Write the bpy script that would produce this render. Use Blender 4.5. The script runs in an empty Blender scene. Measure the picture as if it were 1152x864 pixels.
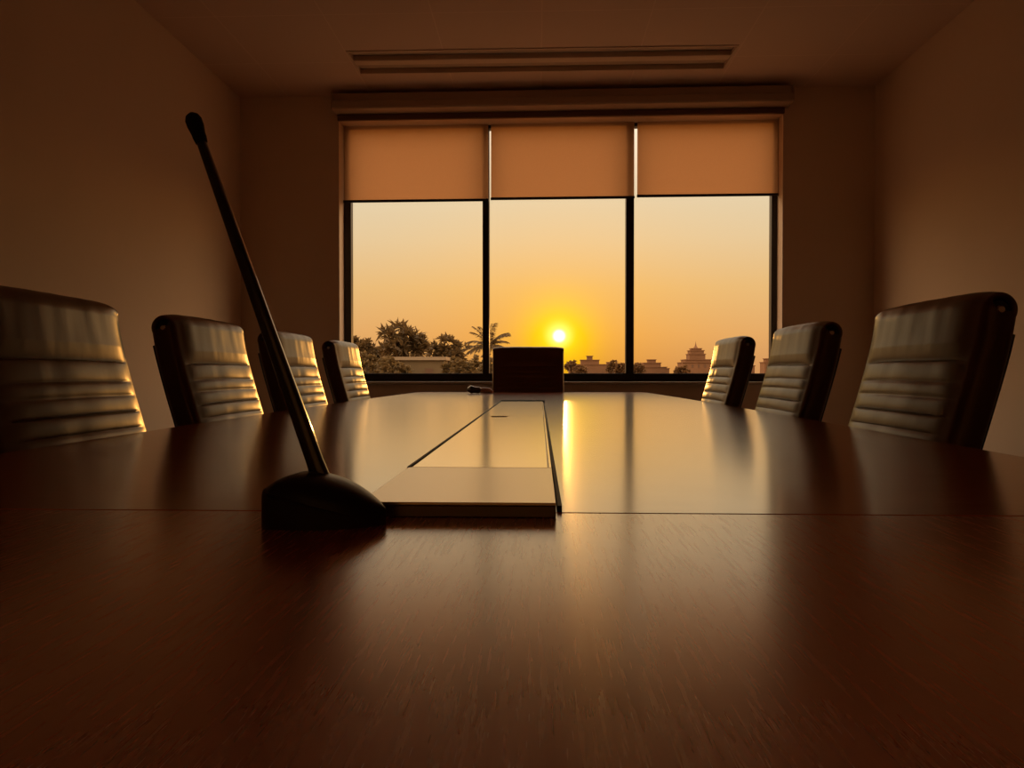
import bpy, bmesh, math, random
from mathutils import Vector, Matrix, noise
PI = math.pi
scn = bpy.context.scene
COL = scn.collection
random.seed(7)

# ------------------------------------------------------------------ materials
def new_mat(name):
    m = bpy.data.materials.new(name); m.use_nodes = True
    nt = m.node_tree
    return m, nt, nt.nodes['Principled BSDF']

def mat(name, col, rough=0.5, metal=0.0, spec=0.5, ior=1.5, coat=0.0, coat_rough=0.1, bump=None, vary=None):
    """bump=(scale, strength, distance, stretch)  vary=(scale, amount)"""
    m, nt, b = new_mat(name)
    b.inputs['Base Color'].default_value = (*col, 1)
    b.inputs['Roughness'].default_value = rough
    b.inputs['Metallic'].default_value = metal
    b.inputs['Specular IOR Level'].default_value = spec
    b.inputs['IOR'].default_value = ior
    b.inputs['Coat Weight'].default_value = coat
    b.inputs['Coat Roughness'].default_value = coat_rough
    tc = nt.nodes.new('ShaderNodeTexCoord')
    if bump:
        mp = nt.nodes.new('ShaderNodeMapping')
        mp.inputs['Scale'].default_value = bump[3] if len(bump) > 3 else (1, 1, 1)
        nz = nt.nodes.new('ShaderNodeTexNoise'); nz.inputs['Scale'].default_value = bump[0]; nz.inputs['Detail'].default_value = 4
        bp = nt.nodes.new('ShaderNodeBump'); bp.inputs['Strength'].default_value = bump[1]; bp.inputs['Distance'].default_value = bump[2]
        nt.links.new(tc.outputs['Object'], mp.inputs['Vector']); nt.links.new(mp.outputs[0], nz.inputs['Vector'])
        nt.links.new(nz.outputs['Fac'], bp.inputs['Height']); nt.links.new(bp.outputs[0], b.inputs['Normal'])
    if vary:
        nz = nt.nodes.new('ShaderNodeTexNoise'); nz.inputs['Scale'].default_value = vary[0]; nz.inputs['Detail'].default_value = 5
        rp = nt.nodes.new('ShaderNodeValToRGB')
        a = vary[1]
        rp.color_ramp.elements[0].position = .3; rp.color_ramp.elements[1].position = .7
        rp.color_ramp.elements[0].color = (*[c * (1 - a) for c in col], 1)
        rp.color_ramp.elements[1].color = (*[min(1, c * (1 + a)) for c in col], 1)
        nt.links.new(tc.outputs['Object'], nz.inputs['Vector']); nt.links.new(nz.outputs['Fac'], rp.inputs[0])
        nt.links.new(rp.outputs[0], b.inputs['Base Color'])
    return m

def wood(name, stretch, dark, light, rough=0.24, bumpd=0.0004, bstr=.25, coat=.6, ior=1.95, crough=.15, detail=7):
    m, nt, b = new_mat(name)
    tc = nt.nodes.new('ShaderNodeTexCoord')
    mp = nt.nodes.new('ShaderNodeMapping'); mp.inputs['Scale'].default_value = stretch
    nt.links.new(tc.outputs['Object'], mp.inputs['Vector'])
    n1 = nt.nodes.new('ShaderNodeTexNoise'); n1.inputs['Scale'].default_value = 1.0; n1.inputs['Detail'].default_value = detail; n1.inputs['Roughness'].default_value = .65
    n2 = nt.nodes.new('ShaderNodeTexNoise'); n2.inputs['Scale'].default_value = .13; n2.inputs['Detail'].default_value = 3; n2.inputs['Distortion'].default_value = .6
    for n in (n1, n2): nt.links.new(mp.outputs[0], n.inputs['Vector'])
    mx = nt.nodes.new('ShaderNodeMath'); mx.operation = 'ADD'
    nt.links.new(n1.outputs['Fac'], mx.inputs[0]); nt.links.new(n2.outputs['Fac'], mx.inputs[1])
    hv = nt.nodes.new('ShaderNodeMath'); hv.operation = 'MULTIPLY'; hv.inputs[1].default_value = .5
    nt.links.new(mx.outputs[0], hv.inputs[0])
    rp = nt.nodes.new('ShaderNodeValToRGB')
    rp.color_ramp.elements[0].position = .36; rp.color_ramp.elements[0].color = (*dark, 1)
    rp.color_ramp.elements[1].position = .64; rp.color_ramp.elements[1].color = (*light, 1)
    nt.links.new(hv.outputs[0], rp.inputs[0]); nt.links.new(rp.outputs[0], b.inputs['Base Color'])
    rr = nt.nodes.new('ShaderNodeMapRange'); rr.inputs['From Min'].default_value = .3; rr.inputs['From Max'].default_value = .7
    rr.inputs['To Min'].default_value = rough - .04; rr.inputs['To Max'].default_value = rough + .05
    nt.links.new(n1.outputs['Fac'], rr.inputs['Value']); nt.links.new(rr.outputs[0], b.inputs['Roughness'])
    bp = nt.nodes.new('ShaderNodeBump'); bp.inputs['Strength'].default_value = bstr; bp.inputs['Distance'].default_value = bumpd
    nt.links.new(n1.outputs['Fac'], bp.inputs['Height']); nt.links.new(bp.outputs[0], b.inputs['Normal'])
    b.inputs['IOR'].default_value = ior; b.inputs['Specular Tint'].default_value = (1, .86, .68, 1)
    b.inputs['Coat Weight'].default_value = coat; b.inputs['Coat Roughness'].default_value = crough; b.inputs['Coat IOR'].default_value = 1.85
    return m

M = {}
M['wall'] = mat('painted_wall', (.76, .64, .54), .85, bump=(160, .15, .0006), vary=(1.2, .04))
M['wood_near'] = wood('wood_grain_lengthwise', (420, 22, 30), (.45, .076, .019), (.55, .100, .027), rough=.25, bstr=.035, coat=.95, ior=2.8, crough=.20, detail=2)
M['wood_far'] = wood('wood_grain_crosswise', (16, 170, 30), (.40, .064, .016), (.52, .10, .028), rough=.22, bstr=.15, coat=.9, ior=2.3, crough=.15, detail=4)
M['wood_dark'] = wood('dark_wood_edge', (12, 200, 60), (.035, .010, .005), (.06, .018, .008), rough=.35)
M['leather'] = mat('black_brown_leather', (.060, .026, .010), .34, ior=1.72, bump=(40, .15, .0015, (1, 1.4, .4)), vary=(6, .2))
M['leather'].node_tree.nodes['Principled BSDF'].inputs['Specular Tint'].default_value = (1, .76, .46, 1)
M['black_plastic'] = mat('black_plastic', (.010, .009, .009), .55, bump=(600, .1, .0002))
M['mic_shell'] = mat('satin_black_shell', (.008, .007, .007), .22, coat=1.0, coat_rough=.08)
M['mic_body'] = mat('matte_black_shell', (.008, .007, .007), .42, spec=.35, coat=.25, coat_rough=.2)
M['foam'] = mat('black_foam', (.010, .009, .009), .95, bump=(900, .8, .001))
M['chrome'] = mat('polished_metal', (.75, .74, .72), .18, 1.0)
M['dark_metal'] = mat('dark_anodised_metal', (.045, .04, .038), .35, .8)
M['lid'] = mat('satin_champagne_lid', (.92, .80, .62), .18, .95, bump=(90, .05, .0005, (1, 8, 1)))
M['lid_near'] = mat('brushed_champagne_lid', (.86, .75, .60), .28, .95, bump=(90, .05, .0005, (1, 8, 1)))
M['frame'] = mat('dark_bronze_window_frame', (.035, .026, .022), .4, .3)
M['shade_brown'] = mat('painted_shade_brown', (.16, .09, .06), .5)  # dark tone painted for the shade below the blind cassette
M['cassette'] = mat('painted_aluminium_cassette', (.42, .33, .27), .5)
M['sill'] = mat('painted_sill', (.5, .45, .40), .45)
M['diffuser'] = mat('off_white_enamel', (.68, .57, .50), .45)
M['diffuser_dark'] = mat('dark_slot_interior', (.50, .42, .36), .7)
M['carpet'] = mat('carpet', (.13, .10, .075), .95, bump=(400, .8, .004), vary=(60, .35))
M['baseboard'] = mat('baseboard_paint', (.30, .26, .22), .5)
M['adapter'] = mat('grey_plastic', (.5, .45, .42), .25)
M['bark'] = mat('bark', (.10, .075, .05), .9, bump=(3, .8, .05))
M['ground'] = mat('dry_ground', (.20, .14, .085), .95, vary=(.25, .35))
M['plaster'] = mat('weathered_plaster', (.15, .11, .06), .9, vary=(.4, .15))
M['plaster2'] = mat('haze_tinted_stone', (.20, .105, .055), .9, vary=(.2, .12))  # aerial haze of the skyline mixed into the stone colour
M['roofing'] = mat('roof_edge', (.32, .25, .17), .8)
M['dark_glass'] = mat('dark_building_glass', (.14, .08, .05), .3)

def leaf_mat(name, col, tr):
    m, nt, b = new_mat(name)
    b.inputs['Base Color'].default_value = (*col, 1); b.inputs['Roughness'].default_value = .6
    t = nt.nodes.new('ShaderNodeBsdfTranslucent'); t.inputs[0].default_value = (*tr, 1)
    mx = nt.nodes.new('ShaderNodeMixShader'); mx.inputs[0].default_value = .4
    out = nt.nodes['Material Output']
    nt.links.new(b.outputs[0], mx.inputs[1]); nt.links.new(t.outputs[0], mx.inputs[2]); nt.links.new(mx.outputs[0], out.inputs[0])
    return m
M['leaf'] = leaf_mat('broad_leaves', (.115, .078, .034), (.16, .10, .04))
M['leaf_far'] = leaf_mat('hazed_far_leaves', (.19, .11, .052), (.2, .11, .045))  # leaf colour shifted to the haze tone of the far skyline
M['leaf_pale'] = leaf_mat('hazed_pale_leaves', (.16, .115, .052), (.18, .12, .05))  # paleness is haze put into the leaf colour

# carpet tiles / ceiling tiles
def ceiling_mat():
    m, nt, b = new_mat('ceiling_tiles')
    tc = nt.nodes.new('ShaderNodeTexCoord'); mp = nt.nodes.new('ShaderNodeMapping')
    mp.inputs['Location'].default_value = (.58 - .02, -3.93 + .6 * 7, 0)
    br = nt.nodes.new('ShaderNodeTexBrick'); br.offset = 0; br.squash = 1
    br.inputs['Scale'].default_value = 1; br.inputs['Brick Width'].default_value = .57; br.inputs['Row Height'].default_value = .6
    br.inputs['Mortar Size'].default_value = .004; br.inputs['Mortar Smooth'].default_value = .2
    br.inputs['Color1'].default_value = (.76, .62, .56, 1); br.inputs['Color2'].default_value = (.75, .61, .55, 1)
    br.inputs['Mortar'].default_value = (.84, .70, .64, 1)
    nt.links.new(tc.outputs['Object'], mp.inputs[0]); nt.links.new(mp.outputs[0], br.inputs['Vector'])
    nt.links.new(br.outputs['Color'], b.inputs['Base Color'])
    bp = nt.nodes.new('ShaderNodeBump'); bp.inputs['Strength'].default_value = .4; bp.inputs['Distance'].default_value = .002
    nt.links.new(br.outputs['Fac'], bp.inputs['Height']); nt.links.new(bp.outputs[0], b.inputs['Normal'])
    b.inputs['Roughness'].default_value = .9
    return m
M['ceiling'] = ceiling_mat()

def glass_mat():
    m, nt, b = new_mat('window_glass'); nt.nodes.remove(b)
    out = nt.nodes['Material Output']
    fr = nt.nodes.new('ShaderNodeFresnel'); fr.inputs[0].default_value = 1.35
    t = nt.nodes.new('ShaderNodeBsdfTransparent'); t.inputs[0].default_value = (.98, .975, .965, 1)
    g = nt.nodes.new('ShaderNodeBsdfGlossy'); g.inputs['Roughness'].default_value = .01
    mx = nt.nodes.new('ShaderNodeMixShader')
    nt.links.new(fr.outputs[0], mx.inputs[0]); nt.links.new(t.outputs[0], mx.inputs[1]); nt.links.new(g.outputs[0], mx.inputs[2])
    nt.links.new(mx.outputs[0], out.inputs[0])
    return m
M['glass'] = glass_mat()

def fabric_mat():
    m, nt, b = new_mat('roller_blind_fabric'); nt.nodes.remove(b)
    out = nt.nodes['Material Output']
    tc = nt.nodes.new('ShaderNodeTexCoord')
    nz = nt.nodes.new('ShaderNodeTexNoise'); nz.inputs['Scale'].default_value = 260; nz.inputs['Detail'].default_value = 2
    nt.links.new(tc.outputs['Object'], nz.inputs['Vector'])
    rp = nt.nodes.new('ShaderNodeValToRGB')
    rp.color_ramp.elements[0].color = (.74, .53, .36, 1); rp.color_ramp.elements[1].color = (.86, .63, .44, 1)
    nt.links.new(nz.outputs['Fac'], rp.inputs[0])
    d = nt.nodes.new('ShaderNodeBsdfDiffuse'); d.inputs[0].default_value = (.45, .36, .28, 1)
    t = nt.nodes.new('ShaderNodeBsdfTranslucent'); nt.links.new(rp.outputs[0], t.inputs[0])
    p = nt.nodes.new('ShaderNodeBsdfTransparent'); p.inputs[0].default_value = (1, .9, .75, 1)
    m1 = nt.nodes.new('ShaderNodeMixShader'); m1.inputs[0].default_value = .72
    nt.links.new(d.outputs[0], m1.inputs[1]); nt.links.new(t.outputs[0], m1.inputs[2])
    m2 = nt.nodes.new('ShaderNodeMixShader'); m2.inputs[0].default_value = .04
    nt.links.new(m1.outputs[0], m2.inputs[1]); nt.links.new(p.outputs[0], m2.inputs[2])
    nt.links.new(m2.outputs[0], out.inputs[0])
    return m
M['fabric'] = fabric_mat()

# ------------------------------------------------------------------ helpers
def link(name, bm, m, parent=None, smooth=True, bevel=0, loc=None, rz=0):
    me = bpy.data.meshes.new(name)
    bmesh.ops.recalc_face_normals(bm, faces=bm.faces)
    bm.to_mesh(me); bm.free()
    me.materials.append(m)
    if smooth:
        for p in me.polygons: p.use_smooth = True
        me.set_sharp_from_angle(angle=math.radians(38))
    o = bpy.data.objects.new(name, me); COL.objects.link(o)
    if bevel:
        bv = o.modifiers.new('bevel', 'BEVEL'); bv.width = bevel; bv.segments = 3; bv.limit_method = 'ANGLE'; bv.angle_limit = math.radians(35)
    if parent: o.parent = parent
    if loc: o.location = loc
    if rz: o.rotation_euler[2] = rz
    return o

def tag(o, label=None, cat=None, group=None, kind=None):
    if label: o['label'] = label
    if cat: o['category'] = cat
    if group: o['group'] = group
    if kind: o['kind'] = kind
    return o

def thing(name, loc, rz=0, **k):
    o = bpy.data.objects.new(name, None); COL.objects.link(o); o.empty_display_size = .1
    o.location = loc; o.rotation_euler = (0, 0, rz)
    return tag(o, **k)

def box(bm, x0, x1, y0, y1, z0, z1, mtx=None):
    vs = [bm.verts.new((x, y, z)) for z in (z0, z1) for (x, y) in ((x0, y0), (x1, y0), (x1, y1), (x0, y1))]
    for f in ((0, 3, 2, 1), (4, 5, 6, 7), (0, 1, 5, 4), (1, 2, 6, 5), (2, 3, 7, 6), (3, 0, 4, 7)):
        bm.faces.new([vs[i] for i in f])
    if mtx: bmesh.ops.transform(bm, matrix=mtx, verts=vs)
    return vs

def boxobj(name, m, dims, parent=None, bevel=0, loc=None, rz=0):
    bm = bmesh.new(); box(bm, *dims)
    return link(name, bm, m, parent, True, bevel, loc, rz)

def prism(bm, pts, z0, z1):
    lo = [bm.verts.new((x, y, z0)) for x, y in pts]; hi = [bm.verts.new((x, y, z1)) for x, y in pts]
    n = len(pts)
    bm.faces.new(lo[::-1]); bm.faces.new(hi)
    for i in range(n): bm.faces.new((lo[i], lo[(i + 1) % n], hi[(i + 1) % n], hi[i]))
    return lo + hi

def tube(bm, pts, radii, n=16, flat=1.0, caps=True):
    """tube along points; flat scales the second section axis"""
    rings = []
    pts = [Vector(p) for p in pts]
    if not isinstance(radii, (list, tuple)): radii = [radii] * len(pts)
    ref = None
    for i, p in enumerate(pts):
        t = (pts[min(i + 1, len(pts) - 1)] - pts[max(i - 1, 0)]).normalized()
        if ref is None:
            ref = Vector((0, 1, 0)) if abs(t.y) < .9 else Vector((1, 0, 0))
        a = (ref - t * ref.dot(t)).normalized(); b = t.cross(a); ref = a
        rings.append([bm.verts.new(p + (a * math.cos(2 * PI * k / n) * flat + b * math.sin(2 * PI * k / n)) * radii[i]) for k in range(n)])
    for r0, r1 in zip(rings, rings[1:]):
        for k in range(n): bm.faces.new((r0[k], r0[(k + 1) % n], r1[(k + 1) % n], r1[k]))
    if caps:
        bm.faces.new(rings[0][::-1]); bm.faces.new(rings[-1])
    return rings

def lathe(bm, prof, n=24, axis='z', at=(0, 0, 0)):
    rings = []
    for r, h in prof:
        ring = []
        for k in range(n):
            a = 2 * PI * k / n
            c, s = r * math.cos(a), r * math.sin(a)
            v = {'z': (c, s, h), 'y': (c, h, s), 'x': (h, c, s)}[axis]
            ring.append(bm.verts.new(Vector(v) + Vector(at)))
        rings.append(ring)
    for r0, r1 in zip(rings, rings[1:]):
        for k in range(n): bm.faces.new((r0[k], r0[(k + 1) % n], r1[(k + 1) % n], r1[k]))
    bm.faces.new(rings[0][::-1]); bm.faces.new(rings[-1])

# ------------------------------------------------------------------ room
CZ = 2.72                      # ceiling height
XL, XR, YB = -2.03, 2.18, -2.4
YW = 5.05                      # inner face of the window wall at x=0
RW = -math.radians(.75)        # the window wall is not quite square to the table
WL = (0, YW, 0)
def wallobj(name, m, dims, parent=None, bevel=0):       # u, depth, z in the wall's own frame
    return boxobj(name, m, dims, parent, bevel, None if parent else WL, 0 if parent else RW)
OL, OR_, OB, OT = -1.352, 1.592, .795, 2.545              # opening

tag(boxobj('floor', M['carpet'], (XL - .2, XR + .2, YB - .2, 5.4, -.1, 0)), kind='structure')
tag(boxobj('wall_left', M['wall'], (XL - .2, XL, YB - .2, 5.4, 0, CZ)), kind='structure')
tag(boxobj('wall_right', M['wall'], (XR, XR + .2, YB - .2, 5.4, 0, CZ)), kind='structure')
tag(boxobj('wall_rear', M['wall'], (XL, XR, YB - .2, YB, 0, CZ)), kind='structure')
bm = bmesh.new()
box(bm, -2.25, OL, 0, .22, 0, CZ); box(bm, OR_, 2.4, 0, .22, 0, CZ)
box(bm, OL, OR_, 0, .22, 0, OB); box(bm, OL, OR_, 0, .22, OT, CZ)
w = link('wall_window', bm, M['wall'], smooth=False, loc=WL, rz=RW); tag(w, kind='structure')
# ceiling with a slot cut for the air diffuser
FX0, FX1, FY0, FY1 = -1.125, 1.135, 4.37, 4.705
bm = bmesh.new()
for d in ((XL - .2, FX0, YB - .2, 5.4), (FX1, XR + .2, YB - .2, 5.4), (FX0, FX1, YB - .2, FY0), (FX0, FX1, FY1, 5.4)):
    box(bm, *d, CZ, CZ + .15)
tag(link('ceiling', bm, M['ceiling'], smooth=False), kind='structure')
tag(boxobj('baseboard_left', M['baseboard'], (XL, XL + .012, YB, 5.0, 0, .09), bevel=.003), kind='structure')
tag(boxobj('baseboard_right', M['baseboard'], (XR - .012, XR, YB, 4.98, 0, .09), bevel=.003), kind='structure')
tag(boxobj('baseboard_rear', M['baseboard'], (XL + .012, XR - .012, YB, YB + .012, 0, .09), bevel=.003), kind='structure')
tag(wallobj('baseboard_window', M['baseboard'], (-1.98, 2.12, -.012, 0, 0, .09), bevel=.003), kind='structure')

# window: frame, mullions, three panes
win = thing('window_1', WL, RW, kind='structure')
bm = bmesh.new()
D0, D1 = .12, .18
GL, GR, GB, GT = -1.304, 1.556, .85, 2.522
box(bm, OL, GL, D0, D1, OB, OT); box(bm, GR, OR_, D0, D1, OB, OT)
box(bm, GL, GR, D0, D1, OB, GB); box(bm, GL, GR, D0, D1, GT, OT)
link('window_frame', bm, M['frame'], win, bevel=.003)
for a, b in ((-0.392, -0.347), (0.584, 0.638)):
    wallobj('mullion', M['frame'], (a, b, D0 - .005, D1 + .005, GB, GT), win, bevel=.003)
for a, b in ((GL, -0.392), (-0.347, 0.584), (0.638, GR)):
    bm = bmesh.new()
    vs = [bm.verts.new(p) for p in ((a, .15, GB), (b, .15, GB), (b, .15, GT), (a, .15, GT))]
    bm.faces.new(vs)
    link('pane', bm, M['glass'], win, smooth=False)
tag(wallobj('trim_1', M['sill'], (OL - .02, OR_ + .02, -.03, .118, OB - .022, OB), bevel=.004), kind='structure')

# roller blinds and their shared cassette
def wall_thing(name, **k):
    return thing(name, WL, RW, **k)
cas = wall_thing('blind_cassette', label='long painted metal cassette above the window that holds the roller blinds', cat='blind cassette')
bm = bmesh.new()
prof = [(-.005, 2.585), (-.128, 2.585), (-.138, 2.595), (-.138, 2.632), (-.128, 2.640), (-.118, 2.642), (-.118, 2.690), (-.005, 2.690)]
n = len(prof)
A = [bm.verts.new((-1.358, y, z)) for y, z in prof]; B = [bm.verts.new((1.612, y, z)) for y, z in prof]
bm.faces.new(A); bm.faces.new(B[::-1])
for i in range(n): bm.faces.new((A[i], A[(i + 1) % n], B[(i + 1) % n], B[i]))
link('housing', bm, M['cassette'], cas, bevel=.002)
boxobj('cassette_shade_strip', M['shade_brown'], (OL - .004, OR_ + .004, -.022, -.001, 2.546, 2.584), cas, bevel=.002)  # added strip, its dark colour stands for the cassette's shadow
for s, x in ((-1, -1.358), (1, 1.612)):
    boxobj('end_cap', M['cassette'], (min(x, x + s * .008), max(x, x + s * .008), -.141, -.004, 2.580, 2.694), cas, bevel=.003)
sheets = [(-1.345, -0.350, 2.034, 'left roller blind, half lowered over the left window pane beside the palm trees'),
          (-0.332, 0.635, 2.041, 'middle roller blind, half lowered over the centre pane with the setting sun'),
          (0.656, 1.612, 2.048, 'right roller blind, half lowered over the right pane above the far spire')]
for a, b, zb, lab in sheets:
    t = wall_thing('roller_blind', label=lab, cat='blind', group='translucent roller blinds in the window')
    bm = bmesh.new()
    box(bm, a, b, .0945, .095, zb, 2.543)
    nx = 1
    link('fabric', bm, M['fabric'], t, smooth=False)
    bm = bmesh.new()
    tube(bm, [(a - .002, .0945, zb - .004), (b + .003, .0945, zb - .004)], .0095, 12, 1.0)
    link('bottom_rail', bm, M['dark_metal'], t)
    bm = bmesh.new()
    tube(bm, [(OR_ - .012, .06, 2.543), (OR_ - .012, .06, 1.2)], .0012, 6)
    if b > 1: link('pull_cord', bm, M['cassette'], t)
    else: bm.free()

# linear slot air diffuser in the ceiling
df = thing('air_diffuser', ((FX0 + FX1) / 2, (FY0 + FY1) / 2, CZ), label='long two-slot air diffuser set into the ceiling above the window', cat='air vent')
hx, hy = (FX1 - FX0) / 2, (FY1 - FY0) / 2
bm = bmesh.new()
box(bm, -hx, hx, -hy, -hy + .012, -.006, .035); box(bm, -hx, hx, hy - .012, hy, -.006, .035)
box(bm, -hx, -hx + .012, -hy + .012, hy - .012, -.006, .035); box(bm, hx - .012, hx, -hy + .012, hy - .012, -.006, .035)
link('outer_frame', bm, M['diffuser'], df, bevel=.002)
bm = bmesh.new(); box(bm, -hx + .012, hx - .012, -.035, .035, -.004, .03)
link('centre_strip', bm, M['diffuser'], df, bevel=.006)
bm = bmesh.new(); box(bm, -hx, hx, -hy, hy, .035, .045)
link('back_plate', bm, M['diffuser_dark'], df)
for yc in (-.10, .10):
    bm = bmesh.new()
    v = box(bm, -hx + .014, hx - .014, yc - .045, yc + .045, .016, .020)
    bmesh.ops.rotate(bm, cent=(0, yc, .018), matrix=Matrix.Rotation(math.radians(8), 3, 'X'), verts=v)
    link('blade', bm, M['diffuser_dark'], df)

# ------------------------------------------------------------------ table
TZ = .74
def edge(y, s):      # gentle boat-shaped sides
    k = 1 - ((y - 2.1) / 3.4) ** 2
    return (-.665 - .085 * k) if s < 0 else (.570 + .075 * k)
table = thing('conference_table', (-.05, 1.6, 0), label='long reddish-brown wooden conference table running from the camera to the window', cat='table')
def section(y0, y1, m, ch):
    ys = [y0 + (y1 - y0) * i / 20 for i in range(21)]
    L = [(edge(y, -1) + .05, y - 1.6) for y in ys]; Rr = [(edge(y, 1) + .05, y - 1.6) for y in ys]
    if ch:
        L[-1] = (L[-1][0], L[-1][1] - .05); L.append((L[-1][0] + .05, y1 - 1.6))
        Rr[-1] = (Rr[-1][0], Rr[-1][1] - .05); Rr.append((Rr[-1][0] - .05, y1 - 1.6))
    bm = bmesh.new(); prism(bm, Rr + L[::-1], TZ - .038, TZ)
    return link('tabletop', bm, m, table, bevel=.0014)
section(-1.2, .5950, M['wood_near'], False)
section(.5964, 4.40, M['wood_far'], True)
bm = bmesh.new(); box(bm, -.50, .50, -2.4, 2.45, .60, TZ - .038); link('apron', bm, M['wood_dark'], table, bevel=.003)
for y in (-2.1, -.2, 1.7):
    bm = bmesh.new(); box(bm, -.09, .09, y - .25, y + .25, .03, .60); link('pedestal', bm, M['wood_dark'], table, bevel=.01)
    bm = bmesh.new(); box(bm, -.09, .09, y - .29, y + .29, 0, .03); link('plinth', bm, M['dark_metal'], table, bevel=.004)
# raised cable hatch down the middle (local frame of the table: x+.05, y-1.6)
HX0, HX1, HY0, HY1 = -.1375, .0125, .5735, 2.665
hatch = bpy.data.objects.new('cable_hatch', None); COL.objects.link(hatch); hatch.parent = table; hatch.location = (.05, -1.6, TZ)
bm = bmesh.new()
box(bm, HX1 + .0015, HX1 + .0055, HY0 + .028, HY1 + .009, -.002, .0045)
box(bm, HX0 - .0015, HX0 + .0020, .788, HY1, -.002, .0122)
box(bm, HX0 - .0015, HX1 + .0055, HY1, HY1 + .006, -.002, .0150)
link('hatch_frame', bm, M['black_plastic'], hatch, bevel=.0006)
bm = bmesh.new(); box(bm, HX1 - .0028, HX1, .789, HY1 - .001, .002, .0115); link('side_trim', bm, M['lid'], hatch, bevel=.0004)
LX0, LX1 = HX0 + .0035, HX1 - .0040
bm = bmesh.new(); box(bm, HX0 + .003, HX1 - .001, HY0 + .002, HY1 - .004, 0, .0075); link('hatch_body', bm, M['wood_dark'], hatch)
for i, (a, b) in enumerate(((HY0, .7875), (.789, 1.742), (1.7435, HY1))):
    bm = bmesh.new()
    if i == 0:
        box(bm, HX0, HX1, a, b, .0092, .0115)
    elif i == 1:
        # finger slot notched out of the far-left corner of the middle lid
        prism(bm, [(LX0, a), (LX1, a), (LX1, b), (-.072, b), (-.076, b - .05), (-.108, b - .05), (-.112, b), (LX0, b)], .0075, .0115)
    else:
        box(bm, LX0, LX1, a, b, .0075, .0115)
    o = link('lid', bm, M['lid_near'] if i == 0 else M['lid'], hatch, bevel=.0005)
bm = bmesh.new(); box(bm, HX0, HX1, HY0, .7875, .0, .0090); link('lid_edge', bm, M['wood_dark'], hatch, bevel=.0008)
bm = bmesh.new(); box(bm, -.111, -.073, 1.693, 1.7425, .0076, .0079); link('finger_slot', bm, M['black_plastic'], hatch)

# ------------------------------------------------------------------ chairs
def chair_curve():
    """front line of the backrest (x, z) sampled densely, from the seat up to the roll"""
    key = [(-.115, .475), (-.135, .53), (-.155, .60), (-.176, .67), (-.196, .74), (-.2135, .80), (-.230, .86), (-.243, .914), (-.251, .960)]
    pts = []
    for i in range(len(key) - 1):
        p0 = Vector(key[max(i - 1, 0)]); p1 = Vector(key[i]); p2 = Vector(key[i + 1]); p3 = Vector(key[min(i + 2, len(key) - 1)])
        for k in range(26):
            t = k / 26
            pts.append(.5 * ((2 * p1) + (-p0 + p2) * t + (2 * p0 - 5 * p1 + 4 * p2 - p3) * t * t + (-p0 + 3 * p1 - 3 * p2 + p3) * t ** 3))
    pts.append(Vector(key[-1]))
    return pts

def sweep_cushion(bm, pts, width, thick, fn, nf=26, rf=.016, rb=.012):
    """closed padded slab: pts=(x,z) front line, width in y; fn(arclength,u) = puff of the front"""
    s = [0]
    for a, b in zip(pts, pts[1:]): s.append(s[-1] + (b - a).length)
    rings = []
    for i, p in enumerate(pts):
        t = (pts[min(i + 1, len(pts) - 1)] - pts[max(i - 1, 0)]).normalized()
        nrm = Vector((t.y, -t.x))          # front pointing (+x) for an upward line
        th = thick(s[i], s[-1]); ring = []
        hw = width / 2
        f = min(rf, th * .45); g = min(rb, th * .45)
        for k in range(nf + 1):            # front
            y = -hw + f + (width - 2 * f) * k / nf
            u = y / (hw - f)
            d = fn(s[i], s[-1], u)
            q = p + nrm * (d - 0)
            ring.append((q.x, y, q.y))
        for k in range(1, 6):              # front +y corner
            a = k / 6 * PI / 2
            y = hw - f + f * math.sin(a); q = p + nrm * (fn(s[i], s[-1], 1) - f + f * math.cos(a)); ring.append((q.x, y, q.y))
        for k in range(0, 6):              # back +y corner
            a = k / 5 * PI / 2
            y = hw - g + g * math.cos(a); q = p + nrm * (-th + g - g * math.sin(a)); ring.append((q.x, y, q.y))
        for k in range(0, 6):
            a = PI / 2 - k / 5 * PI / 2
            y = -hw + g - g * math.cos(a); q = p + nrm * (-th + g - g * math.sin(a)); ring.append((q.x, y, q.y))
        for k in range(1, 6):
            a = PI / 2 - k / 6 * PI / 2
            y = -hw + f - f * math.sin(a); q = p + nrm * (fn(s[i], s[-1], -1) - f + f * math.cos(a)); ring.append((q.x, y, q.y))
        rings.append([bm.verts.new(v) for v in ring])
    m = len(rings[0])
    for r0, r1 in zip(rings, rings[1:]):
        for k in range(m): bm.faces.new((r0[k], r0[(k + 1) % m], r1[(k + 1) % m], r1[k]))
    bm.faces.new(rings[0][::-1]); bm.faces.new(rings[-1])

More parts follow.
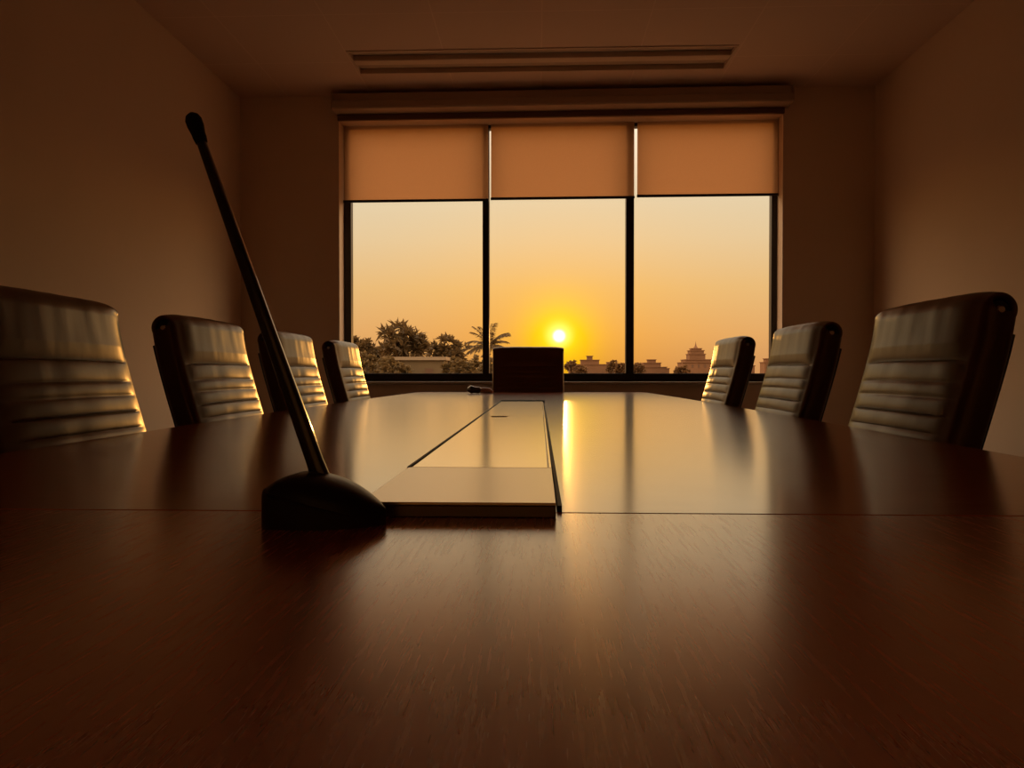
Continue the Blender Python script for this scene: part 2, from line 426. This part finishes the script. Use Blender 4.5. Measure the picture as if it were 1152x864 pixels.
RR = .033                        # radius of the roll-over at the top
ARC = math.radians(212)
GROOVES = [0, .040, .067, .099, .131, .163, .195, .227, .259, .291, .323, .355, .387, .419]
def full_curve():
    pts = chair_curve()
    t = (pts[-1] - pts[-2]).normalized(); n = Vector((t.y, -t.x)); c = pts[-1] - n * RR
    a0 = math.atan2(n.y, n.x)
    line = sum((b - a).length for a, b in zip(pts, pts[1:]))
    for k in range(1, 37):
        a = a0 + ARC * k / 36
        pts.append(Vector((c.x + RR * math.cos(a), c.y + RR * math.sin(a))))
    return pts, line, c
CURVE, LINE, RC = full_curve()
CREASE = LINE - .089
def back_thick(s, S):
    t = min(1, max(0, (s - (LINE - .004)) / .026)); t = t * t * (3 - 2 * t)
    return .063 + (.016 - .063) * t
def back_puff(s, S, u):
    e = max(0, 1 - abs(u) ** 9)
    if s > CREASE:
        q = s - CREASE
        d = .0085 * min(1, (q / .030)) ** .5
        d += .0013 * noise.noise(Vector((s * 7, u * 5, 3.1))) * min(1, q / .03)
        w = max(0, 1 - abs(s - LINE) / .05); d += .0002 * w * math.sin(u * 38 + 2 * math.sin(u * 11))
        over = max(0, s - LINE - .02); d *= max(.25, 1 - over / .06)
    else:
        q = CREASE - s
        g0 = max(g for g in GROOVES if g <= q); g1 = min(g for g in GROOVES if g > q)
        f = (q - g0) / (g1 - g0)
        d = .0062 * (4 * f * (1 - f)) ** .27
        d += .0011 * noise.noise(Vector((s * 14, u * 4, 1.3)))
    ends = max(0, 1 - max(0, s - LINE) / .05)
    return d * e - .007 * u * u * ends - .004 * (1 - ends)

def make_chair(width=.425, lift=0):
    root = thing('office_chair', (0, 0, 0))
    pts = chair_curve(); hw = width / 2; c = RC
    bm = bmesh.new()
    sweep_cushion(bm, CURVE, width, back_thick, back_puff, nf=34, rf=.020)
    back = link('backrest', bm, M['leather'], root)
    bm = bmesh.new()
    tube(bm, [(c.x, -hw + .006, c.y), (c.x, hw - .006, c.y)], RR - .018, 20)
    link('roll_core', bm, M['black_plastic'], root)
    for s_ in (-1, 1):
        bm = bmesh.new(); lathe(bm, [(.0075, 0), (.0075, s_ * .006), (.005, s_ * .009)], 16, 'y', (c.x, s_ * (hw - .008), c.y)); link('rod_end', bm, M['chrome'], root)
        bm = bmesh.new()                    # side rail behind the cushion
        q = [(p.x - .0655, p.y) for p in pts[:-26:14]]
        ys = s_ * (hw - .016)
        tube(bm, [(x, ys, z) for x, z in q], .006, 10, 1.2); link('side_rail', bm, M['dark_metal'], root)
    # seat
    bm = bmesh.new()
    sp = [Vector((-.11 + .46 * k / 60, .455 + .012 * math.sin(k / 60 * PI) - (.02 * max(0, (k - 48) / 12) ** 2))) for k in range(61)]
    def seat_puff(s, S, u): return -.0055 * abs(math.sin(PI * ((s / .035) % 1))) ** .45 * max(0, 1 - abs(u) ** 7)
    # seat front line runs along +x; its normal points down, so puff is negative and thickness goes up
    sweep_cushion(bm, [Vector((p.x, p.y - .0)) for p in sp][::-1], width + .03, lambda s, S: .048, lambda s, S, u: -seat_puff(s, S, u))
    link('seat', bm, M['leather'], root)
    # mechanism, column, star base with castors
    bm = bmesh.new(); box(bm, -.02, .20, -.10, .10, .375, .412); link('tilt_mechanism', bm, M['dark_metal'], root, bevel=.008)
    bm = bmesh.new(); tube(bm, [(-.10, 0, .40), (-.175, 0, .40), (-.205, 0, .44), (-.225, 0, .60)], .022, 12, 1.6); link('back_bracket', bm, M['dark_metal'], root)
    bm = bmesh.new(); lathe(bm, [(.045, .07), (.045, .10), (.028, .12), (.028, .26), (.020, .265), (.020, .38)], 20, at=(.09, 0, 0)); link('gas_column', bm, M['dark_metal'], root)
    for k in range(5):
        a = 2 * PI * k / 5 + .3
        d = Vector((math.cos(a), math.sin(a), 0)); o0 = Vector((.09, 0, 0))
        bm = bmesh.new(); tube(bm, [o0 + d * .03 + Vector((0, 0, .095)), o0 + d * .16 + Vector((0, 0, .085)), o0 + d * .29 + Vector((0, 0, .068))], [.020, .017, .011], 10, 1.2)
        leg = link('leg', bm, M['chrome'], root)
        bm = bmesh.new()
        for e in (-1, 1):
            t_ = Vector((-d.y, d.x, 0)); cc = o0 + d * .285 + Vector((0, 0, .027))
            tube(bm, [cc + t_ * e * .006, cc + t_ * e * .022], .027, 16)
        tube(bm, [o0 + d * .285 + Vector((0, 0, .027)), o0 + d * .285 + Vector((0, 0, .070))], .007, 8)
        link('caster', bm, M['black_plastic'], leg)
    return root

def copy_tree(o, parent=None):
    c = o.copy(); COL.objects.link(c); c.parent = parent
    for ch in list(o.children): copy_tree(ch, c)
    return c

proto = make_chair()
GL_ = 'leather chairs along the left side of the table'; GR_ = 'leather chairs along the right side of the table'
chairs = [
    (-.577, 1.272, 0, 'dark leather chair nearest the camera on the left side, cropped by the photo edge', GL_),
    (-.577, 1.91, 0, 'second dark leather chair on the left, beside the leaning microphone stem', GL_),
    (-.577, 2.560, 0, 'third dark leather chair on the left, partly hidden behind the microphone stem', GL_),
    (-.580, 3.275, 0, 'farthest dark leather chair on the left, in front of the window corner', GL_),
    (.470, 1.475, PI, 'dark leather chair nearest the camera on the right side, the largest on that side', GR_),
    (.468, 2.185, PI, 'middle dark leather chair on the right side, before the wall beside the window', GR_),
    (.470, 2.975, PI, 'farthest dark leather chair on the right, seen against the window beside the spire', GR_)]
for i, (x, y, r, lab, g) in enumerate(chairs):
    o = proto if i == 0 else copy_tree(proto)
    o.location = (x, y, 0); o.rotation_euler[2] = r
    tag(o, lab, 'chair', g)
head = copy_tree(proto); head.location = (-.068, 4.25, 0); head.rotation_euler[2] = -PI / 2
tag(head, 'dark chair at the far head of the table, silhouetted under the sun', 'chair')
for ch in head.children:
    if ch.name.split('.')[0] in ('backrest', 'roll_core', 'rod_end', 'side_rail', 'seat', 'back_bracket', 'tilt_mechanism'):
        ch.location.z = .020

# ------------------------------------------------------------------ gooseneck microphone
mic = thing('desk_microphone', (-.157, .552, TZ), -math.radians(6), label='black desk microphone with a long leaning stem on the near table', cat='microphone')
def base_shell(bm, zfun_lo, zfun_hi, inset=0, pw=.62):
    """teardrop plan, length along x from -.047 to +.050"""
    N = 44; K = 9
    def halfw(t):      # t 0..1 from tail to tip
        w = .033 * (1 - max(0, (t - .35) / .65) ** 2.0 * .80)
        return w * min(1, math.sqrt(max(0, 1 - (1 - min(t / .16, 1)) ** 2)) + .001) * min(1, math.sqrt(max(0, 1 - (1 - min((1 - t) / .09, 1)) ** 2)) + .001) - inset
    rings = []
    for i in range(N + 1):
        t = .5 - .5 * math.cos(PI * i / N)
        x = -.044 + .089 * t; hw_ = max(.0004, halfw(t)); zl, zh = zfun_lo(t), zfun_hi(t)
        ring = []
        for k in range(K + 1):             # over the top from +y to -y
            a = PI * k / K
            cy = math.copysign(abs(math.cos(a)) ** pw, math.cos(a)); sz = abs(math.sin(a)) ** pw
            ring.append((x, hw_ * cy, zl + (zh - zl) * sz))
        for k in range(1, 5):
            ring.append((x, -hw_ + 2 * hw_ * k / 5, zl))
        rings.append([bm.verts.new(v) for v in ring])
    m = len(rings[0])
    for r0, r1 in zip(rings, rings[1:]):
        for k in range(m): bm.faces.new((r0[k], r0[(k + 1) % m], r1[(k + 1) % m], r1[k]))
    bm.faces.new(rings[0][::-1]); bm.faces.new(rings[-1])
def top(t):
    if t < .30: return .0365 - .0130 * ((.30 - t) / .30) ** 2.2
    return .0365 - .0250 * ((t - .30) / .70) ** 1.9
def split(t): return .0295 - .0225 * min(1, t / .9) ** 1.15
bm = bmesh.new(); base_shell(bm, lambda t: 0, lambda t: max(.004, min(split(t), top(t) - .001)), 0, .2)
link('base', bm, M['black_plastic'], mic)
bm = bmesh.new(); base_shell(bm, lambda t: max(.003, min(split(t) - .012, top(t) - .006)), top, .0018, .55)
link('top_shell', bm, M['mic_body'], mic)
bm = bmesh.new()
sm = []
for i in range(31):
    t = .02 + .95 * i / 30
    w_ = .033 * (1 - max(0, (t - .35) / .65) ** 2.0 * .80) * min(1, math.sqrt(max(0, 1 - (1 - min(t / .16, 1)) ** 2)))
    sm.append((-.044 + .089 * t, -w_ * .93, min(split(t) - .0015, top(t) - .006)))
tube(bm, sm, .0007, 6)
link('seam', bm, M['mic_shell'], mic)
bm = bmesh.new()
R_ = Matrix.Rotation(math.radians(6), 3, 'Z')
p0 = Vector((-.006, .010, .024)); p1 = R_ @ (Vector((-.2636, .580, 1.0328)) - Vector((-.157, .552, TZ)))
n_ = 14
rings = []
ax = (p1 - p0).normalized(); sx = Vector((ax.z, 0, -ax.x)).normalized(); sy = ax.cross(sx)
for i in range(n_ + 1):
    t = i / n_; c = p0.lerp(p1, t)
    w = .0064 * (1 - t) + .0034 * t + .0012 * max(0, 1 - t * 14); d = .0050 * (1 - t) + .0030 * t
    ring = []
    for k in range(16):
        a = 2 * PI * k / 16
        ring.append(bm.verts.new(c + sx * w * math.copysign(abs(math.cos(a)) ** .5, math.cos(a)) + sy * d * math.copysign(abs(math.sin(a)) ** .5, math.sin(a))))
    rings.append(ring)
for r0, r1 in zip(rings, rings[1:]):
    for k in range(16): bm.faces.new((r0[k], r0[(k + 1) % 16], r1[(k + 1) % 16], r1[k]))
bm.faces.new(rings[0][::-1]); bm.faces.new(rings[-1])
link('stem', bm, M['mic_shell'], mic)
bm = bmesh.new()
pr = [(0, .0035), (.001, .0050), (.006, .0057), (.010, .0058), (.018, .0070), (.024, .0070), (.028, .0055), (.0305, .0025), (.031, .0008)]
tube(bm, [p1 + ax * (h * .84 - .005) for h, r in pr], [r * .9 for h, r in pr], 18)
link('microphone_head', bm, M['foam'], mic)

# small adapter lying at the far end
ad = thing('cable_adapter', (-.325, 4.12, TZ), label='small dark cable adapter with a shiny plug lying at the far table end', cat='adapter')
bm = bmesh.new(); tube(bm, [(-.070, 0, .017), (-.064, 0, .018), (-.05, 0, .0225), (-.028, 0, .019), (-.004, .004, .0185), (.004, .005, .015)], [.006, .014, .0225, .0175, .018, .012], 16); link('body', bm, M['mic_shell'], ad)
bm = bmesh.new(); tube(bm, [(-.002, .006, .014), (.02, .004, .0175), (.05, -.003, .0155), (.066, -.006, .009), (.072, -.007, .008)], [.012, .0172, .0152, .009, .006], 14); link('plug', bm, M['adapter'], ad)

# ------------------------------------------------------------------ outside
GZ = -7.0
tag(boxobj('ground', M['ground'], (-900, 900, 8, 1500, GZ - 1, GZ)), kind='structure')

def leaf(bm, p, d, L, w, droop=.25):
    d = d.normalized(); s = d.cross(Vector((0, 0, 1)))
    if s.length < .1: s = Vector((1, 0, 0))
    s.normalize()
    s = (Matrix.Rotation(random.uniform(-1, 1), 3, d) @ s)
    m1 = p + d * L * .45; e = p + d * L + Vector((0, 0, -droop * L))
    vs = [bm.verts.new(v) for v in (p, m1 + s * w, e, m1 - s * w)]
    bm.faces.new(vs)

def clump_tree(name, x, y, ztop, rx, rz, m, label, cat, group, ncl, L, w, zbase=GZ, spiky=.3, trunk=.18, seed=1, gappy=.0):
    random.seed(seed)
    t = thing(name, (x, y, zbase), label=label, cat=cat, group=group)
    cz = ztop - rz - zbase
    bm = bmesh.new()
    for c in range(ncl):
        a = random.uniform(0, 2 * PI); ph = math.acos(random.uniform(-.75, 1)); r = random.uniform(.35, 1) ** .6
        c0 = Vector((rx * r * math.sin(ph) * math.cos(a), rx * r * math.sin(ph) * math.sin(a), cz + rz * r * math.cos(ph)))
        c0 += Vector([random.uniform(-1, 1) * spiky * L for _ in range(3)])
        for k in range(15):
            d = Vector([random.gauss(0, 1) for _ in range(3)]) + Vector((0, 0, .5)) + (c0 - Vector((0, 0, cz))).normalized() * .8
            leaf(bm, c0, d, L * random.uniform(.6, 1.15), w)
    fol = link('foliage', bm, m, t, smooth=False)
    bm = bmesh.new()
    if cz > .6:
        tube(bm, [(0, 0, 0), (.15, 0, cz * .5), (0, .1, cz)], [trunk * 1.4, trunk, trunk * .6], 8)
        for k in range(5):
            a = 2 * PI * k / 5 + seed
            tube(bm, [(.05, 0, cz * .75), (rx * .35 * math.cos(a), rx * .35 * math.sin(a), cz + .1 * rz), (rx * .7 * math.cos(a), rx * .7 * math.sin(a), cz + rz * .45)], [trunk * .5, trunk * .35, trunk * .12], 6)
        link('trunk', bm, M['bark'], t)
    else: bm.free()
    return t

def palm(x, y, ztop, L, label, seed, n=15):
    random.seed(seed)
    t = thing('palm_tree', (x, y, GZ), label=label, cat='tree', group='trees beyond the window')
    H = ztop - L * .6 - GZ
    bm = bmesh.new(); tube(bm, [(.3, 0, 0), (.1, 0, H * .5), (0, 0, H)], [.22, .17, .14], 10); link('trunk', bm, M['bark'], t)
    for k in range(n):
        bm = bmesh.new()
        a = 2 * PI * k / n + random.uniform(-.15, .15); el = random.uniform(.1, 1.35)
        pos = Vector((0, 0, H)); d = Vector((math.cos(a) * math.cos(el), math.sin(a) * math.cos(el), math.sin(el)))
        pts = []
        for j in range(12):
            pts.append(pos.copy()); pos = pos + d * L / 11; d = (d + Vector((0, 0, -.11))).normalized()
        tube(bm, pts, [.03 * (1 - j / 13) + .006 for j in range(12)], 5)
        for j in range(1, 12):
            tg = (pts[j] - pts[j - 1]).normalized(); sd = tg.cross(Vector((0, 0, 1))).normalized()
            for q in range(2):
                pp = pts[j - 1].lerp(pts[j], q / 2)
                for s_ in (-1, 1):
                    leaf(bm, pp, sd * s_ + tg * .7 + Vector((0, 0, -.25)), L * .26 * (1 - .5 * abs(j - 5) / 6), .06, .3)
        link('frond', bm, M['leaf'], t, smooth=False)
    return t

G = 'trees beyond the window'
clump_tree('tree', -14.04, 76.5, 5.5, 1.75, 2.7, M['leaf'], 'tall spiky-crowned tree, the highest one seen through the left pane', 'tree', G, 85, 1.5, .15, seed=4, spiky=.5)
clump_tree('tree', -18.8, 83, 4.2, 1.9, 1.8, M['leaf'], 'leafy tree just left of the tallest spiky tree, lower and rounder', 'tree', G, 70, .95, .15, seed=5)
clump_tree('tree', -21.3, 87, 4.9, 1.7, 1.8, M['leaf'], 'tree at the far left edge of the left pane, mostly behind a chair', 'tree', G, 60, .9, .15, seed=8)
clump_tree('tree', -10.35, 84, 4.6, 1.7, 1.9, M['leaf'], 'small pointed tree between the tallest tree and the palm', 'tree', G, 60, 1.15, .14, seed=12, spiky=.5)
palm(-4.9, 72, 4.9, 2.6, 'feathery palm half hidden behind the left window mullion', 21, n=22)
names = ['at the far left behind the last left chair', 'second from the left edge of the left pane', 'below and left of the tallest tree', 'at the left end of the flat-roofed building', 'at the right end of the flat-roofed building', 'just left of the palm', 'at the foot of the palm', 'behind the head chair']
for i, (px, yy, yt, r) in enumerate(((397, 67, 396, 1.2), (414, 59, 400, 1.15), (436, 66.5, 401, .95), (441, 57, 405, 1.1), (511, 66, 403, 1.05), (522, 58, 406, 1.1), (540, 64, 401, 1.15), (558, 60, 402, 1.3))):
    clump_tree('shrub', (px - 607) / 850 * yy, yy, .85 + (420 - yt) / 850 * yy, r, 1.5, M['leaf_pale'], 'haze-tinted rounded treetop ' + names[i], 'shrub', 'haze-tinted treetops along the foot of the left pane', 55, .6, .15, seed=40 + i)

def building(name, x, y, tiers, m, label, group=None, spire=0):
    """tiers = [(half width, half depth, z0, z1)]"""
    t = thing(name, (x, y, GZ), label=label, cat='building', group=group)
    for i, (hw_, hd, z0, z1) in enumerate(tiers):
        bm = bmesh.new(); box(bm, -hw_, hw_, -hd, hd, z0 - GZ, z1 - GZ)
        lv = link('storey', bm, m, t, smooth=False)
        bm = bmesh.new(); box(bm, -hw_ - .25, hw_ + .25, -hd - .25, hd + .25, z1 - GZ, z1 - GZ + .3)
        link('cornice', bm, M['roofing'] if name == 'house' else m, lv, smooth=False)
        bm = bmesh.new(); nw = max(2, int(hw_ / 1.2))
        zz = z0 + 1.0
        while zz + 1.4 < z1:
            for k in range(nw):
                cx_ = -hw_ + (k + .5) * 2 * hw_ / nw
                box(bm, cx_ - .35, cx_ + .35, -hd - .04, -hd + .04, zz - GZ, zz + 1.3 - GZ)
            zz += 3
        if len(bm.verts): link('window', bm, M['dark_glass'], lv, smooth=False)
        else: bm.free()
    if spire:
        zt = tiers[-1][3]
        bm = bmesh.new(); lathe(bm, [(1.0, .25), (.8, .7), (.45, 1.0), (.3, 1.5), (.12, 2.2), (.04, spire)], 10, at=(0, 0, zt - GZ)); link('spire', bm, M['plaster2'], t)
    return t

building('house', -11.4, 70, [(2.7, 1.5, GZ, 2.05)], M['plaster'], 'low flat-roofed building among the trees in the left pane')
# far skyline, 300 m: .353 m per photo pixel
Y3 = 300
def X3(px): return (px - 607) / 850 * Y3
E0 = .85
building('temple_tower', X3(781), Y3, [(6.0, 6, GZ, 4.9), (4.8, 5, 5.2, 6.0), (3.1, 3.1, 6.3, 8.2), (2.65, 2.7, 8.5, 9.6), (1.9, 1.9, 9.9, 10.4)], M['plaster2'], 'distant stepped tower with a spire on the skyline right of the sun', spire=3.0)
building('building', X3(736), Y3 + 10, [(5.6, 4, GZ, 3.2), (3.4, 3, 3.2, 4.9), (1.6, 1.6, 4.9, 6.2)], M['plaster2'], 'distant low stepped building right of the second mullion', spire=0)
building('building', X3(664), Y3 + 5, [(8.4, 5, GZ, 4.2), (3.6, 3, 4.2, 6.0), (1.1, 1.1, 6.0, 7.6)], M['plaster2'], 'distant stepped building on the skyline just right of the sun')
building('building', X3(692), Y3 + 26, [(4.8, 4, GZ, 3.6), (1.2, 1.2, 3.6, 5.4)], M['plaster2'], 'distant building with a short turret left of the second mullion')
building('building', X3(756), Y3 + 30, [(3.0, 4, GZ, 2.8)], M['plaster2'], 'small distant block between the two stepped buildings')
building('building', X3(860), Y3, [(2.0, 3, GZ, 5.0), (1.1, 1.5, 5.0, 6.4)], M['plaster2'], 'distant tower beside the far right chair, at the right end of the skyline')
building('building', X3(851), Y3 + 15, [(1.7, 3, GZ, 3.8)], M['plaster2'], 'distant low block between the two farthest right chairs')
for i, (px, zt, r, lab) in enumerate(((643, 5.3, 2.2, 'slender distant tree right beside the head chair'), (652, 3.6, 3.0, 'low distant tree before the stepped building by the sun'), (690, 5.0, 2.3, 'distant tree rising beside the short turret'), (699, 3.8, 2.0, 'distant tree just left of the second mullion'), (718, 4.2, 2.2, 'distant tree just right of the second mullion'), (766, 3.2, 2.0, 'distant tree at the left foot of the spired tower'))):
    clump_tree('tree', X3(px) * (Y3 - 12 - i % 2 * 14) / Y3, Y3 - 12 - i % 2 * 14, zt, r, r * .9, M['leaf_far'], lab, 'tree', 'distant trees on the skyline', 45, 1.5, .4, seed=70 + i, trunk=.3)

# ------------------------------------------------------------------ sky and sun
sun_dir = Vector((.0258, 1.0024, .0494)).normalized()
W = bpy.data.worlds.new('sunset_sky'); scn.world = W; W.use_nodes = True
nt = W.node_tree; N = nt.nodes; LK = nt.links
bg = N['Background']
tc = N.new('ShaderNodeTexCoord')
sep = N.new('ShaderNodeSeparateXYZ'); LK.new(tc.outputs['Generated'], sep.inputs[0])
ramp = N.new('ShaderNodeValToRGB'); cr = ramp.color_ramp
mr = N.new('ShaderNodeMapRange'); mr.inputs['From Min'].default_value = -.02; mr.inputs['From Max'].default_value = 1.0
LK.new(sep.outputs['Z'], mr.inputs['Value']); LK.new(mr.outputs[0], ramp.inputs[0])
def el(z): return (z + .02) / 1.02
stops = [(-.02, (.46, .22, .10)), (.005, (.62, .30, .12)), (.05, (.76, .40, .15)), (.11, (.80, .50, .21)), (.17, (.79, .585, .335)), (.23, (.77, .64, .43)), (.30, (1.10, .86, .60)), (.6, (1.4, 1.10, .80)), (1.0, (1.1, .9, .75))]
while len(cr.elements) < len(stops): cr.elements.new(.5)
for e, (z, c) in zip(cr.elements, stops): e.position = el(z); e.color = (*c, 1)
dot = N.new('ShaderNodeVectorMath'); dot.operation = 'DOT_PRODUCT'; dot.inputs[1].default_value = sun_dir
LK.new(tc.outputs['Generated'], dot.inputs[0])
ac = N.new('ShaderNodeMath'); ac.operation = 'ARCCOSINE'; LK.new(dot.outputs['Value'], ac.inputs[0])
def glow(width, col, power=1.0):
    d = N.new('ShaderNodeMath'); d.operation = 'DIVIDE'; d.inputs[1].default_value = width; LK.new(ac.outputs[0], d.inputs[0])
    p = N.new('ShaderNodeMath'); p.operation = 'POWER'; p.inputs[1].default_value = power; LK.new(d.outputs[0], p.inputs[0])
    n = N.new('ShaderNodeMath'); n.operation = 'MULTIPLY'; n.inputs[1].default_value = -1; LK.new(p.outputs[0], n.inputs[0])
    e = N.new('ShaderNodeMath'); e.operation = 'EXPONENT'; LK.new(n.outputs[0], e.inputs[0])
    v = N.new('ShaderNodeVectorMath'); v.operation = 'SCALE'; v.inputs[0].default_value = col; LK.new(e.outputs[0], v.inputs['Scale'])
    return v
g = [glow(.014, (.5, .6, .35), 2.0), glow(.17, (.22, .03, -.10), 1.5), glow(.040, (.35, .40, -.10), 1.7), glow(.0072, (10, 6.0, 1.8), 4.0)]
last = ramp.outputs[0]
for x in g:
    a = N.new('ShaderNodeVectorMath'); a.operation = 'ADD'; LK.new(last, a.inputs[0]); LK.new(x.outputs[0], a.inputs[1]); last = a.outputs[0]
mxv = N.new('ShaderNodeVectorMath'); mxv.operation = 'MAXIMUM'; mxv.inputs[1].default_value = (.01, .01, .01); LK.new(last, mxv.inputs[0])
ab = N.new('ShaderNodeMath'); ab.operation = 'ABSOLUTE'; LK.new(sep.outputs['X'], ab.inputs[0])
sd = N.new('ShaderNodeMapRange'); sd.interpolation_type = 'SMOOTHSTEP'
sd.inputs['From Min'].default_value = .36; sd.inputs['From Max'].default_value = .75; sd.inputs['To Min'].default_value = 0; sd.inputs['To Max'].default_value = 1
LK.new(ab.outputs[0], sd.inputs['Value'])
k_ = N.new('ShaderNodeVectorMath'); k_.operation = 'SCALE'; k_.inputs[0].default_value = (1.75, 1.15, .55); LK.new(sd.outputs[0], k_.inputs['Scale'])
sc_ = N.new('ShaderNodeVectorMath'); sc_.operation = 'MULTIPLY_ADD'   # added brightness in the side sky, outside the view, to light the room
LK.new(mxv.outputs[0], sc_.inputs[0]); LK.new(k_.outputs[0], sc_.inputs[1]); LK.new(mxv.outputs[0], sc_.inputs[2])
LK.new(sc_.outputs[0], bg.inputs[0]); bg.inputs[1].default_value = 1.0
W.cycles.sampling_method = 'MANUAL'; W.cycles.sample_map_resolution = 2048

sl = bpy.data.lights.new('sun', 'SUN'); sl.energy = .5; sl.color = (1, .45, .10); sl.angle = math.radians(.8)
so = bpy.data.objects.new('sun', sl); COL.objects.link(so)
so.rotation_euler = sun_dir.to_track_quat('Z', 'Y').to_euler(); so.location = (1, 30, 3)

# ------------------------------------------------------------------ camera
cam = bpy.data.cameras.new('camera'); co = bpy.data.objects.new('camera', cam); COL.objects.link(co)
co.location = (0, 0, .85)
co.rotation_euler = (PI / 2 - math.atan(12 / 850), 0, math.atan(31 / 850))
cam.sensor_width = 36; cam.lens = 850 / 1152 * 36; cam.clip_start = .02; cam.clip_end = 3000
scn.camera = co
vs = scn.view_settings; vs.view_transform = 'Standard'; vs.look = 'None'; vs.exposure = .06; vs.gamma = 1; vs.use_curve_mapping = False
scn.cycles.max_bounces = 12; scn.cycles.diffuse_bounces = 6; scn.cycles.transparent_max_bounces = 12
scn.cycles.caustics_reflective = False; scn.cycles.caustics_refractive = False
